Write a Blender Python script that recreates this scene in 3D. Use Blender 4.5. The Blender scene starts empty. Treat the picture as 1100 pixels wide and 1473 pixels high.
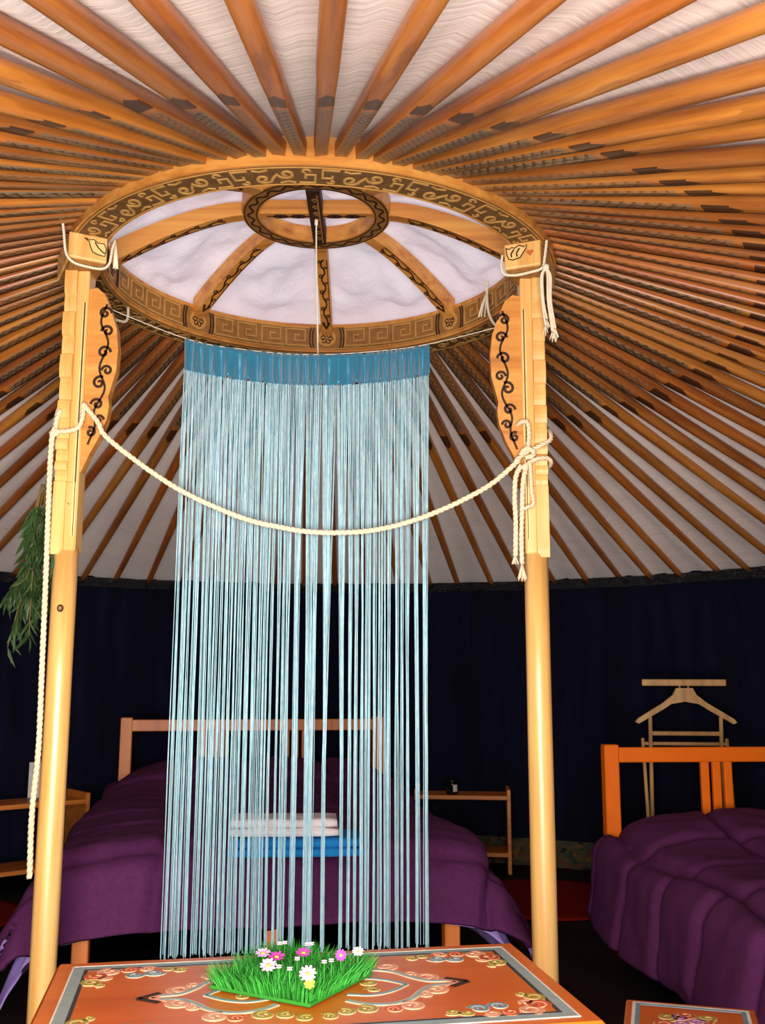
import bpy, math, random
import numpy as np
from mathutils import Vector, Matrix, noise
PI = math.pi
random.seed(7); rng = np.random.default_rng(7)
SC = bpy.context.scene
COL = SC.collection
# ------------------------------------------------------------------ camera
cam_d = bpy.data.cameras.new('camera'); cam = bpy.data.objects.new('camera', cam_d); COL.objects.link(cam)
cam_d.sensor_fit = 'VERTICAL'; cam_d.sensor_height = 24; cam_d.lens = 1429 / 1473 * 24
cam.matrix_world = Matrix.Translation((0.242, -3.372, 1.10)) @ Matrix.Rotation(PI/2 + 0.1671, 4, 'X') @ Matrix.Rotation(0.0025, 4, 'Z')
cam_d.clip_start = 0.02
SC.camera = cam
# ------------------------------------------------------------------ world, lights, exposure
SC.view_settings.view_transform = 'Standard'; SC.view_settings.look = 'None'
SC.view_settings.exposure = 0.0; SC.view_settings.gamma = 1.0; SC.view_settings.use_curve_mapping = False
SC.cycles.use_denoising = True
SC.cycles.max_bounces = 8; SC.cycles.diffuse_bounces = 4; SC.cycles.transmission_bounces = 4
w = bpy.data.worlds.new('sky'); SC.world = w; w.use_nodes = True
w.node_tree.nodes['Background'].inputs[0].default_value = (0.86, 0.90, 1.0, 1)
w.node_tree.nodes['Background'].inputs[1].default_value = 1.3
def area(name, loc, target, sx, sy, power, col):
    d = bpy.data.lights.new(name, 'AREA'); d.shape = 'RECTANGLE'; d.size = sx; d.size_y = sy
    d.energy = power; d.color = col
    o = bpy.data.objects.new(name, d); COL.objects.link(o); o.location = loc
    o.rotation_euler = (Vector(target) - Vector(loc)).to_track_quat('-Z', 'Y').to_euler()
    return o
# daylight and the bright ground outside, coming in through the open doorway the picture is taken from
area('doorway_daylight', (0.25, -3.72, 0.90), (0.0, -0.35, 1.85), 1.5, 1.4, 245, (1.0, 0.92, 0.84))

# ------------------------------------------------------------------ materials
def lin(h):
    h = h.lstrip('#'); c = [int(h[i:i+2], 16) / 255 for i in (0, 2, 4)]
    return tuple(x / 12.92 if x <= .04045 else ((x + .055) / 1.055) ** 2.4 for x in c) + (1,)
class NT:
    def __init__(s, name):
        s.m = bpy.data.materials.new(name); s.m.use_nodes = True
        s.t = s.m.node_tree; s.b = s.t.nodes['Principled BSDF']; s.out = s.t.nodes['Material Output']
    def n(s, typ, **kw):
        nd = s.t.nodes.new(typ)
        for k, v in kw.items():
            if k.startswith('i_'): nd.inputs[int(k[2:]) if k[2:].isdigit() else k[2:].replace('_', ' ')].default_value = v
            else: setattr(nd, k, v)
        return nd
    def l(s, a, b): s.t.links.new(a, b)
    def math(s, op, a, b=None, c=None):
        nd = s.n('ShaderNodeMath', operation=op)
        for i, x in enumerate((a, b, c)):
            if x is None: continue
            if isinstance(x, (int, float)): nd.inputs[i].default_value = x
            else: s.l(x, nd.inputs[i])
        return nd.outputs[0]
    def ramp(s, fac, stops):
        r = s.n('ShaderNodeValToRGB'); s.l(fac, r.inputs[0]); e = r.color_ramp.elements
        while len(e) < len(stops): e.new(.5)
        for q, (p, c) in zip(e, stops): q.position = p; q.color = lin(c) if isinstance(c, str) else c
        return r.outputs[0]
    def mix(s, f, a, b, mode='MIX'):
        m = s.n('ShaderNodeMix', data_type='RGBA', blend_type=mode)
        for i, x in ((0, f), (6, a), (7, b)):
            if isinstance(x, (int, float)): m.inputs[i].default_value = x
            elif isinstance(x, str): m.inputs[i].default_value = lin(x)
            elif isinstance(x, tuple): m.inputs[i].default_value = x
            else: s.l(x, m.inputs[i])
        return m.outputs[2]
    def bump(s, h, strength=.3, dist=.005):
        b = s.n('ShaderNodeBump'); b.inputs['Strength'].default_value = strength; b.inputs['Distance'].default_value = dist
        s.l(h, b.inputs['Height']); s.l(b.outputs[0], s.b.inputs['Normal']); return b
    def noise(s, vec, scale, detail=3, rough=.55):
        nd = s.n('ShaderNodeTexNoise'); nd.inputs['Scale'].default_value = scale; nd.inputs['Detail'].default_value = detail
        nd.inputs['Roughness'].default_value = rough
        if vec is not None: s.l(vec, nd.inputs['Vector'])
        return nd.outputs[0]
    def mapped(s, sock, sc, loc=(0, 0, 0)):
        m = s.n('ShaderNodeMapping'); m.inputs['Scale'].default_value = sc; m.inputs['Location'].default_value = loc
        if hasattr(sock, 'links'): s.l(sock, m.inputs['Vector'])
        return m.outputs[0]
def plain(name, c, rough=.6, spec=.4, vary=.12, scale=30, bump=0, coat=0):
    k = NT(name); tc = k.n('ShaderNodeTexCoord').outputs['Object']
    f = k.noise(tc, scale, 4)
    base = lin(c); d = tuple(x * (1 - vary) for x in base[:3]) + (1,); u = tuple(min(1, x * (1 + vary)) for x in base[:3]) + (1,)
    k.l(k.ramp(f, [(.3, d), (.7, u)]), k.b.inputs['Base Color'])
    k.b.inputs['Roughness'].default_value = rough; k.b.inputs['Specular IOR Level'].default_value = spec
    k.b.inputs['Coat Weight'].default_value = coat; k.b.inputs['Coat Roughness'].default_value = .15
    if bump: k.bump(f, bump, .003)
    return k.m
def wood(name, c1, c2, c3, axis='z', rough=.4, coat=.3, rnd=0, grain=1.0):
    k = NT(name); tc = k.n('ShaderNodeTexCoord').outputs['Object']
    big, small = 26 * grain, 1.3 * grain
    sc = {'x': (small, big, big), 'y': (big, small, big), 'z': (big, big, small)}[axis]
    v = k.mapped(tc, sc)
    if rnd:
        oi = k.n('ShaderNodeObjectInfo'); va = k.n('ShaderNodeVectorMath', operation='ADD'); k.l(v, va.inputs[0])
        cx = k.n('ShaderNodeCombineXYZ'); k.l(k.math('MULTIPLY', oi.outputs['Random'], 97), cx.inputs[0]); k.l(k.math('MULTIPLY', oi.outputs['Random'], 31), cx.inputs[1])
        k.l(cx.outputs[0], va.inputs[1]); v = va.outputs[0]
    f = k.noise(v, 1.0, 5, .6)
    col = k.ramp(f, [(.28, c3), (.5, c1), (.72, c2)])
    k.l(col, k.b.inputs['Base Color'])
    k.b.inputs['Roughness'].default_value = rough; k.b.inputs['Coat Weight'].default_value = coat; k.b.inputs['Coat Roughness'].default_value = .32
    k.bump(f, .15, .002)
    return k.m
M = {}
M['pine'] = wood('varnished_pine', '#ebb568', '#f5cc84', '#d89a4c', 'z', .40, .6)
M['ring_wood'] = wood('ring_orange_wood', '#d08a3e', '#e0a352', '#a5622a', 'x', .45, .2)
M['ring_face'] = plain('ring_stained_face', '#6a4a2a', .6, .3, .25, 40)
M['ring_inner'] = plain('ring_inner_face', '#9a6a34', .5, .4, .2, 30)
M['tan'] = plain('tan_carved_line', '#bf9150', .5, .3)
M['tan2'] = plain('ochre_carved_line', '#c8924a', .5, .3)
M['dark'] = plain('dark_brown_paint', '#3a2113', .6, .3)
M['gold'] = plain('gold_line', '#e8d89a', .4, .5)
M['cream'] = plain('cream_paint', '#ecca86', .5, .4)
M['red_paint'] = plain('red_brown_paint', '#c06a34', .5, .4)
M['orange'] = plain('orange_painted_wood', '#f0700a', .45, .4, .06, 12)
M['bedwood'] = wood('orange_bed_wood', '#dd7a33', '#e88b42', '#c96a28', 'z', .45, .1)
M['nightwood'] = wood('nightstand_wood', '#d87e30', '#e6923e', '#b8662a', 'x', .5, .1)
M['valet'] = wood('pale_beech', '#c9985c', '#d8aa6c', '#ad7f48', 'z', .5, .1)
M['tablewood'] = wood('table_orange_wood', '#cf5e12', '#db6c1c', '#bd500e', 'x', .34, .22, grain=.6)
M['slate'] = plain('grey_blue_paint', '#90a2a4', .4, .4, .1, 60)
M['navy'] = plain('dark_line_paint', '#26303a', .4, .4)
M['pink'] = plain('pink_paint', '#e29a7c', .4, .4)
M['redp'] = plain('red_paint', '#c9532e', .4, .4)
M['olive'] = plain('olive_paint', '#a79339', .4, .4)
M['blue'] = plain('dull_blue_paint', '#6f93a6', .4, .4)
M['pale'] = plain('pale_outline_paint', '#e0c29a', .4, .4)
M['white'] = plain('white_paint', '#e6ded0', .5, .4)
M['violet'] = plain('violet_paint', '#b877c0', .4, .4)
M['rope'] = plain('cotton_rope', '#ecd6b6', .9, .1, .12, 250, .3)
M['cord'] = plain('pale_cord', '#ece0c8', .9, .1, .1, 250)
M['thread'] = plain('white_thread', '#d8cdbf', .8, .1)
M['purple'] = plain('purple_quilt', '#54224f', .85, .2, .12, 60, .15)
M['lilac'] = plain('lilac_sheet', '#a184cc', .85, .2, .08, 40)
M['mattress'] = plain('mattress_ticking', '#3a2a3c', .9, .1)
M['towel_white'] = plain('white_towel', '#e8dcdc', .95, .1, .06, 160, .4)
M['towel_blue'] = plain('blue_towel', '#1f7cc0', .95, .1, .1, 160, .4)
M['red_rug'] = plain('red_pile', '#74140f', .95, .05, .3, 90, .6)
M['grass'] = plain('plastic_grass', '#2f8a2e', .55, .3, .35, 18)
M['matbase'] = plain('green_mat', '#2c7a24', .8, .2)
M['petal_pink'] = plain('pale_pink_petal', '#f0a8dc', .6, .2, .08)
M['petal_mag'] = plain('magenta_petal', '#cc3fae', .6, .2, .08)
M['petal_white'] = plain('blush_petal', '#f4cfe2', .6, .2, .05)
M['petal_yellow'] = plain('yellow_petal', '#e8e04a', .6, .2, .08)
M['flower_eye'] = plain('yellow_eye', '#e8b24a', .7, .2)
M['leaf'] = plain('bamboo_leaf', '#2f4623', .5, .3, .35, 14)
M['stem'] = plain('twig_brown', '#6a5a34', .7, .2)
M['glass_dark'] = plain('dark_jar', '#140c08', .08, .6, .1)
M['label'] = plain('jar_label', '#d8d4cc', .6, .2)
M['wax'] = plain('wax', '#4a2a18', .5, .4)
M['grey_cloth'] = plain('grey_blue_cloth', '#5a6478', .95, .1, .15, 80)
M['black'] = plain('black_trim', '#0c0c0e', .5, .4)
M['curtain_band'] = None
# roof pole: orange wood with a painted zone near the ring end (local x = distance from the ring)
def pole_mat():
    k = NT('roof_pole_wood'); tc = k.n('ShaderNodeTexCoord').outputs['Object']; oi = k.n('ShaderNodeObjectInfo').outputs['Random']
    sx = k.n('ShaderNodeSeparateXYZ'); k.l(tc, sx.inputs[0]); X, Y, Z = sx.outputs
    cx = k.n('ShaderNodeCombineXYZ'); k.l(k.math('MULTIPLY', oi, 97), cx.inputs[0]); k.l(k.math('MULTIPLY', oi, 41), cx.inputs[1])
    va = k.n('ShaderNodeVectorMath', operation='ADD'); k.l(k.mapped(tc, (2.2, 34, 34)), va.inputs[0]); k.l(cx.outputs[0], va.inputs[1])
    f = k.noise(va.outputs[0], 1, 5, .62)
    base = k.ramp(f, [(.25, '#8f5428'), (.5, '#bf803c'), (.78, '#dba256')])
    tint = k.ramp(k.math('FRACT', k.math('MULTIPLY', oi, 7.31)), [(0, '#b87a5c'), (.22, '#ffeccc'), (.5, '#ffdca0'), (.68, '#e89a68'), (.84, '#d8b898'), (1, '#98543a')])
    base = k.mix(.75, base, tint, 'MULTIPLY')
    # worn patches and knots
    wn = k.noise(k.mapped(va.outputs[0], (.35, .2, .2)), 3, 3)
    base = k.mix(k.math('MULTIPLY', k.math('GREATER_THAN', wn, .63), .35), base, '#7a3f1c')
    # painted zone: scroll line of two waves with ring dots
    ph = k.math('MULTIPLY', oi, 6.28)
    on = k.math('MULTIPLY', k.math('LESS_THAN', X, .64), k.math('GREATER_THAN', X, .06))
    def wave(amp, kx, off, wd):
        s_ = k.math('MULTIPLY', k.math('SINE', k.math('ADD', k.math('MULTIPLY', X, kx), k.math('ADD', ph, off))), amp)
        return k.math('LESS_THAN', k.math('ABSOLUTE', k.math('SUBTRACT', k.math('ADD', Y, Z), k.math('ADD', s_, -.020))), wd)
    w1 = wave(.0125, 78, 0, .0036); w2 = wave(.0125, 78, PI, .0036); w3 = wave(.006, 156, 1.2, .0026)
    ln = k.math('MAXIMUM', k.math('MAXIMUM', w1, w2), w3)
    nz = k.noise(k.mapped(tc, (60, 60, 60)), 1, 3)
    ln = k.math('MULTIPLY', k.math('MULTIPLY', ln, on), k.math('GREATER_THAN', nz, .36))
    sn = k.n('ShaderNodeSeparateXYZ'); k.l(k.n('ShaderNodeTexCoord').outputs['Normal'], sn.inputs[0])
    face = k.math('LESS_THAN', sn.outputs[2], -.55)
    strong = k.math('ADD', .35, k.math('MULTIPLY', k.math('FRACT', k.math('MULTIPLY', oi, 13.7)), .65))
    zone = k.math('MULTIPLY', k.math('MULTIPLY', k.math('LESS_THAN', X, .66), .85), k.math('MULTIPLY', face, strong))
    base = k.mix(zone, base, '#7a6a52')
    base = k.mix(k.math('MULTIPLY', k.math('MULTIPLY', ln, face), k.math('MULTIPLY', strong, .9)), base, '#2c1c12')
    capw = k.math('ADD', .80, k.math('MULTIPLY', k.math('ABSOLUTE', Y), -2.2))
    cap = k.math('MULTIPLY', k.math('GREATER_THAN', X, .685), k.math('LESS_THAN', X, capw))
    base = k.mix(k.math('MULTIPLY', k.math('MULTIPLY', cap, face), .85), base, '#241610')
    tip = k.math('GREATER_THAN', X, 2.36)
    base = k.mix(k.math('MULTIPLY', tip, .7), base, '#d8b07c')
    k.l(base, k.b.inputs['Base Color']); k.b.inputs['Roughness'].default_value = .42
    k.b.inputs['Coat Weight'].default_value = .2; k.b.inputs['Coat Roughness'].default_value = .25
    k.bump(f, .25, .002); return k.m
M['pole'] = pole_mat()
def cloth_mat(name, col, trans, wrinkle_scale, strength):
    k = NT(name); uv = k.n('ShaderNodeUVMap').outputs[0]
    f = k.noise(k.mapped(uv, wrinkle_scale), 1, 4, .6)
    f2 = k.noise(k.mapped(uv, tuple(s * .23 for s in wrinkle_scale)), 1, 2, .5)
    h = k.math('ADD', f, f2)
    k.l(k.ramp(f2, [(.3, tuple(x * .93 for x in lin(col)[:3]) + (1,)), (.7, lin(col))]), k.b.inputs['Base Color'])
    k.b.inputs['Roughness'].default_value = .95; k.b.inputs['Specular IOR Level'].default_value = .1
    bn = k.bump(h, strength, .02)
    tr = k.n('ShaderNodeBsdfTranslucent'); tr.inputs[0].default_value = lin(col); k.l(bn.outputs[0], tr.inputs['Normal'])
    mx = k.n('ShaderNodeMixShader'); mx.inputs[0].default_value = trans
    k.l(k.b.outputs[0], mx.inputs[1]); k.l(tr.outputs[0], mx.inputs[2]); k.l(mx.outputs[0], k.out.inputs[0])
    return k.m
M['roof_cloth'] = cloth_mat('roof_cotton', '#f2e4de', .03, (4, 38, 1), .18)
M['crown_cloth'] = cloth_mat('crown_cotton', '#efe4ea', .34, (9, 9, 1), .8)
def satin():
    k = NT('teal_satin'); k.b.inputs['Base Color'].default_value = lin('#226f8e'); k.b.inputs['Roughness'].default_value = .38
    k.b.inputs['Sheen Weight'].default_value = .3; k.b.inputs['Specular IOR Level'].default_value = .6
    tc = k.n('ShaderNodeTexCoord').outputs['Object']; k.bump(k.noise(k.mapped(tc, (60, 60, 9)), 1, 3), .5, .006); return k.m
M['curtain_band'] = satin()
def strings_m():
    k = NT('aqua_string'); tc = k.n('ShaderNodeTexCoord').outputs['Object']
    f = k.noise(k.mapped(tc, (160, 160, 40)), 1, 2)
    k.l(k.ramp(f, [(.3, '#9ed4e6'), (.7, '#d6f3fa')]), k.b.inputs['Base Color']); k.b.inputs['Roughness'].default_value = .55
    tr = k.n('ShaderNodeBsdfTranslucent'); tr.inputs[0].default_value = lin('#c4ecf6')
    mx = k.n('ShaderNodeMixShader'); mx.inputs[0].default_value = .25
    k.l(k.b.outputs[0], mx.inputs[1]); k.l(tr.outputs[0], mx.inputs[2]); k.l(mx.outputs[0], k.out.inputs[0]); return k.m
M['strings'] = strings_m()
def navy_wall():
    k = NT('navy_wall_cloth'); uv = k.n('ShaderNodeUVMap').outputs[0]
    f = k.noise(k.mapped(uv, (9, 1.6, 1)), 1, 4, .6)
    k.l(k.ramp(f, [(.3, '#060714'), (.6, '#0b0d26'), (.85, '#14183a')]), k.b.inputs['Base Color'])
    k.b.inputs['Roughness'].default_value = .9; k.b.inputs['Specular IOR Level'].default_value = .15
    k.bump(f, .5, .02); return k.m
M['wall'] = navy_wall()
def fringe_m():
    k = NT('patterned_hem_cloth'); uv = k.n('ShaderNodeUVMap').outputs[0]
    v = k.n('ShaderNodeTexVoronoi'); v.inputs['Scale'].default_value = 1; k.l(k.mapped(uv, (30, 40, 1)), v.inputs['Vector'])
    sep = k.n('ShaderNodeSeparateColor'); k.l(v.outputs['Color'], sep.inputs[0])
    k.l(k.ramp(sep.outputs[0], [(.1, '#181a12'), (.35, '#3c4a22'), (.55, '#5a2c14'), (.75, '#2c3a34'), (.95, '#6a4a1c')]), k.b.inputs['Base Color'])
    k.b.inputs['Roughness'].default_value = .9; return k.m
M['fringe'] = fringe_m()
def foil_m():
    k = NT('black_foil'); k.b.inputs['Base Color'].default_value = lin('#343438'); k.b.inputs['Metallic'].default_value = .85; k.b.inputs['Roughness'].default_value = .2
    k.b.inputs['Specular IOR Level'].default_value = .8
    uv = k.n('ShaderNodeUVMap').outputs[0]; k.bump(k.noise(k.mapped(uv, (30, 30, 1)), 1, 4, .7), 1.0, .03); return k.m
M['foil'] = foil_m()
def floor_m():
    k = NT('dark_earth_boards'); tc = k.n('ShaderNodeTexCoord').outputs['Object']
    f = k.noise(k.mapped(tc, (5, 5, 5)), 1, 6, .65)
    k.l(k.ramp(f, [(.3, '#120a07'), (.55, '#24150e'), (.8, '#36221a')]), k.b.inputs['Base Color']); k.b.inputs['Roughness'].default_value = .75
    k.b.inputs['Specular IOR Level'].default_value = .25
    k.bump(f, .5, .01); return k.m
M['floor'] = floor_m()
M['ground'] = plain('outside_ground', '#8a7a5c', .9, .1, .2, 3)
# ------------------------------------------------------------------ mesh helpers
class MB:
    def __init__(s): s.v = []; s.f = []; s.mi = []; s.mats = []; s.sm = []; s.uv = None
    def mat(s, m):
        if m not in s.mats: s.mats.append(m)
        return s.mats.index(m)
    def add(s, vs, fs, m, smooth=False):
        o = len(s.v); i = s.mat(m); s.v.extend(tuple(float(c) for c in x) for x in vs)
        for f in fs: s.f.append(tuple(o + j for j in f)); s.mi.append(i); s.sm.append(smooth)
    def box(s, a, b, m, bev=0.0, mtx=None):
        (x0, y0, z0), (x1, y1, z1) = a, b
        if bev <= 0:
            vs = [(x0,y0,z0),(x1,y0,z0),(x1,y1,z0),(x0,y1,z0),(x0,y0,z1),(x1,y0,z1),(x1,y1,z1),(x0,y1,z1)]
            fs = [(3,2,1,0),(4,5,6,7),(0,1,5,4),(1,2,6,5),(2,3,7,6),(3,0,4,7)]
        else:
            e = min(bev, (x1-x0)*.45, (y1-y0)*.45, (z1-z0)*.45); vs = []; ids = {}
            for cx in (0, 1):
                for cy in (0, 1):
                    for cz in (0, 1):
                        X, Y, Z = (x0, x1)[cx], (y0, y1)[cy], (z0, z1)[cz]
                        sx, sy, sz = (e, -e)[cx], (e, -e)[cy], (e, -e)[cz]
                        for a_, p in (('x', (X, Y+sy, Z+sz)), ('y', (X+sx, Y, Z+sz)), ('z', (X+sx, Y+sy, Z))):
                            ids[cx, cy, cz, a_] = len(vs); vs.append(p)
            fs = []
            def q(*k): fs.append(tuple(ids[t] for t in k))
            q((0,0,0,'x'),(0,0,1,'x'),(0,1,1,'x'),(0,1,0,'x')); q((1,0,0,'x'),(1,1,0,'x'),(1,1,1,'x'),(1,0,1,'x'))
            q((0,0,0,'y'),(1,0,0,'y'),(1,0,1,'y'),(0,0,1,'y')); q((0,1,0,'y'),(0,1,1,'y'),(1,1,1,'y'),(1,1,0,'y'))
            q((0,0,0,'z'),(0,1,0,'z'),(1,1,0,'z'),(1,0,0,'z')); q((0,0,1,'z'),(1,0,1,'z'),(1,1,1,'z'),(0,1,1,'z'))
            for a_ in (0, 1):
                for b_ in (0, 1):
                    fl = lambda t: t if (a_ + b_) % 2 == 0 else tuple(reversed(t))
                    q(*fl(((a_,b_,0,'x'),(a_,b_,0,'y'),(a_,b_,1,'y'),(a_,b_,1,'x'))))
                    q(*fl(((a_,0,b_,'z'),(a_,0,b_,'x'),(a_,1,b_,'x'),(a_,1,b_,'z'))))
                    q(*fl(((0,a_,b_,'y'),(0,a_,b_,'z'),(1,a_,b_,'z'),(1,a_,b_,'y'))))
                    for c_ in (0, 1): q(*[(a_,b_,c_,'x'),(a_,b_,c_,'y'),(a_,b_,c_,'z')])
        if mtx is not None: vs = [mtx @ Vector(v) for v in vs]
        s.add(vs, fs, m)
    def bar(s, p, q, wx, wz, m, bev=.004, up=(0, 0, 1)):
        p, q = Vector(p), Vector(q); d = q - p; L = d.length; z = d.normalized(); u = Vector(up)
        if abs(z.dot(u)) > .98: u = Vector((0, 1, 0))
        x = u.cross(z).normalized(); y = z.cross(x)
        mt = Matrix(((x.x, y.x, z.x, p.x), (x.y, y.y, z.y, p.y), (x.z, y.z, z.z, p.z), (0, 0, 0, 1)))
        s.box((-wx/2, -wz/2, 0), (wx/2, wz/2, L), m, bev, mt)
    def tube(s, pts, r, m, n=8, cap=True, smooth=True):
        P = [Vector(p) for p in pts]; k = len(P); rs = r if hasattr(r, '__len__') else [r] * k
        t0 = (P[1] - P[0]).normalized(); u = t0.orthogonal().normalized(); vs = []
        for i in range(k):
            t = (P[min(i+1, k-1)] - P[max(i-1, 0)]).normalized()
            u = (u - t * u.dot(t)); u = u.normalized() if u.length > 1e-6 else t.orthogonal().normalized()
            b = t.cross(u)
            for j in range(n):
                a = 2 * PI * j / n; vs.append(P[i] + (u * math.cos(a) + b * math.sin(a)) * rs[i])
        fs = [(i*n+j, i*n+(j+1) % n, (i+1)*n+(j+1) % n, (i+1)*n+j) for i in range(k-1) for j in range(n)]
        if cap: fs += [tuple(range(n-1, -1, -1)), tuple((k-1)*n + j for j in range(n))]
        s.add(vs, fs, m, smooth)
    def lathe(s, prof, m, n=24, loc=(0, 0, 0), smooth=True):
        vs = []; k = len(prof)
        for r, z in prof:
            for j in range(n): a = 2*PI*j/n; vs.append((loc[0]+r*math.cos(a), loc[1]+r*math.sin(a), loc[2]+z))
        fs = [(i*n+j, i*n+(j+1) % n, (i+1)*n+(j+1) % n, (i+1)*n+j) for i in range(k-1) for j in range(n)]
        if prof[0][0] > 1e-4: fs.append(tuple(range(n-1, -1, -1)))
        if prof[-1][0] > 1e-4: fs.append(tuple((k-1)*n+j for j in range(n)))
        s.add(vs, fs, m, smooth)
    def ring(s, prof, m, n=128, smooth=True):       # closed profile (r, z) swept round the z axis
        vs = []; k = len(prof)
        for j in range(n):
            a = 2*PI*j/n
            for r, z in prof: vs.append((r*math.sin(a), r*math.cos(a), z))
        fs = [(j*k+i, j*k+(i+1) % k, ((j+1) % n)*k+(i+1) % k, ((j+1) % n)*k+i) for j in range(n) for i in range(k)]
        s.add(vs, fs, m, smooth)
    def prism(s, poly, d0, d1, mapf, m):            # poly in 2-D extruded between d0 and d1, mapf(u, v, d) -> 3-D
        k = len(poly); vs = [mapf(u, v, d0) for u, v in poly] + [mapf(u, v, d1) for u, v in poly]
        s.add(vs, [tuple(range(k)), tuple(range(2*k-1, k-1, -1))] + [(i, k+i, k+(i+1) % k, (i+1) % k) for i in range(k)], m)
    def ribbon(s, pts, wd, mapf, h, m, taper=False):
        P = np.array(pts, float); k = len(P)
        T = np.gradient(P, axis=0); T /= np.maximum(np.hypot(T[:, 0], T[:, 1]), 1e-9)[:, None]; N = np.stack([-T[:, 1], T[:, 0]], 1)
        ww = np.full(k, wd/2)
        if taper: ww *= np.clip(np.minimum(np.linspace(0, 4, k), np.linspace(4, 0, k)) + .25, 0, 1)
        a = P + N * ww[:, None]; b = P - N * ww[:, None]
        vs = [mapf(u, v, 0) for u, v in a] + [mapf(u, v, h) for u, v in a] + [mapf(u, v, h) for u, v in b] + [mapf(u, v, 0) for u, v in b]
        fs = [(r*k+i, r*k+i+1, (r+1)*k+i+1, (r+1)*k+i) for r in range(3) for i in range(k-1)]
        s.add(vs, fs, m)
    def disc(s, c, rx, ry, mapf, h, m, n=14):
        P = [(c[0]+rx*math.cos(2*PI*i/n), c[1]+ry*math.sin(2*PI*i/n)) for i in range(n)]
        s.prism(P, 0, h, mapf, m)
    def build(s, name, parent=None, uv=None):
        me = bpy.data.meshes.new(name); me.from_pydata(s.v, [], s.f)
        for m in s.mats: me.materials.append(m)
        me.polygons.foreach_set('material_index', s.mi); me.polygons.foreach_set('use_smooth', s.sm)
        if uv is not None:
            l = me.uv_layers.new(name='UVMap'); li = np.empty(len(me.loops), np.int32); me.loops.foreach_get('vertex_index', li)
            l.data.foreach_set('uv', np.asarray(uv, np.float32)[li].ravel())
        me.update(); o = bpy.data.objects.new(name, me); COL.objects.link(o)
        if parent is not None: o.parent = parent
        return o
def fixn(o):
    import bmesh
    b = bmesh.new(); b.from_mesh(o.data); bmesh.ops.recalc_face_normals(b, faces=b.faces); b.to_mesh(o.data); b.free(); return o
def tag(o, label=None, cat=None, group=None, kind=None):
    for k, v in (('label', label), ('category', cat), ('group', group), ('kind', kind)):
        if v: o[k] = v
    return o
def thing(name, label, cat, loc=(0, 0, 0), rz=0, group=None):
    o = bpy.data.objects.new(name, None); COL.objects.link(o); o.location = loc; o.rotation_euler = (0, 0, rz); o.empty_display_size = .1
    return tag(o, label, cat, group)
def spiral(cx, cy, r, a0, turns=1.4, d=1, n=18, inner=.12):
    return [(cx + r*(1-(1-inner)*t)*math.cos(a0+d*2*PI*turns*t), cy + r*(1-(1-inner)*t)*math.sin(a0+d*2*PI*turns*t)) for t in np.linspace(0, 1, n)]
def smooth_curve(pts, n=12):
    P = [Vector(p) for p in pts]; P = [P[0]*2-P[1]] + P + [P[-1]*2-P[-2]]; out = []
    for i in range(1, len(P)-2):
        for t in np.linspace(0, 1, n, endpoint=False):
            a, b, c, d = P[i-1:i+3]
            out.append(.5*((2*b) + (c-a)*t + (2*a-5*b+4*c-d)*t*t + (3*b-a-3*c+d)*t**3))
    out.append(P[-2]); return out
def resample(P, ds):
    P = np.array([tuple(p) for p in P]); L = np.concatenate([[0], np.cumsum(np.linalg.norm(np.diff(P, axis=0), axis=1))])
    n = max(3, int(L[-1]/ds)); t = np.linspace(0, L[-1], n)
    return np.stack([np.interp(t, L, P[:, i]) for i in range(3)], 1), t
def rope(mb, pts, R, m, pitch=None, ds=None, strands=3, sides=5):
    ds = ds or R*.55; P, t = resample(smooth_curve(pts), ds); pitch = pitch or R*6
    T = np.gradient(P, axis=0); T /= np.linalg.norm(T, axis=1)[:, None]
    u = np.cross(T[0], (0.3, .5, .8)); u /= np.linalg.norm(u); U = []
    for i in range(len(P)):
        u = u - T[i]*u.dot(T[i]); u /= np.linalg.norm(u); U.append(u)
    U = np.array(U); B = np.cross(T, U)
    for k in range(strands):
        a = 2*PI*(t/pitch + k/strands); c = P + (U*np.cos(a)[:, None] + B*np.sin(a)[:, None])*R*.5
        mb.tube([Vector(x) for x in c], R*.54, m, sides)
# ------------------------------------------------------------------ the shell
N_POLE = 96; R_OUT = .85; R_IN = .734; Z_RING = 2.49; R_WALL = 3.10; Z_EAVE = 1.69
def roof_z(r): return 2.512 - .382*(r - .85)        # underside of the poles
mb = MB(); mb.lathe([(3.3, -.03), (3.3, 0), (0, 0)], M['floor'], 64); o = fixn(mb.build('floor')); tag(o, kind='structure')
mb = MB(); mb.lathe([(14, -.05), (0, -.05)], M['ground'], 32); o = mb.build('outside_ground'); tag(o, kind='structure')
# wall: navy cloth hung in soft folds; a front half with the open doorway
def wall_cloth(name, a0, a1, n, z0, z1, fold, mat, r0=R_WALL, rows=6, seed=0, kind='structure'):
    mb = MB(); vs = []; uv = []
    for i in range(n+1):
        a = a0 + (a1-a0)*i/n; s = a*r0
        f = fold*(math.sin(s*21+1.3*math.sin(s*3.1+seed)) + .6*math.sin(s*47+seed))
        for j in range(rows+1):
            z = z0 + (z1-z0)*j/rows; r = r0 + f*(1-.55*j/rows)
            vs.append((r*math.sin(a), r*math.cos(a), z)); uv.append((s, z))
    mb.add(vs, [(i*(rows+1)+j, (i+1)*(rows+1)+j, (i+1)*(rows+1)+j+1, i*(rows+1)+j+1) for i in range(n) for j in range(rows)], mat, True)
    return tag(mb.build(name, uv=uv), kind=kind)
wall_cloth('wall_back', -PI/2, PI/2, 900, 0, 1.76, .010, M['wall'])
da = .22                                             # half angle of the doorway
wall_cloth('wall_front', PI/2, PI-da-.05, 400, 0, 1.76, .010, M['wall'], seed=1)
wall_cloth('wall_front', PI+da, PI*1.5, 400, 0, 1.76, .010, M['wall'], seed=2)
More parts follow.
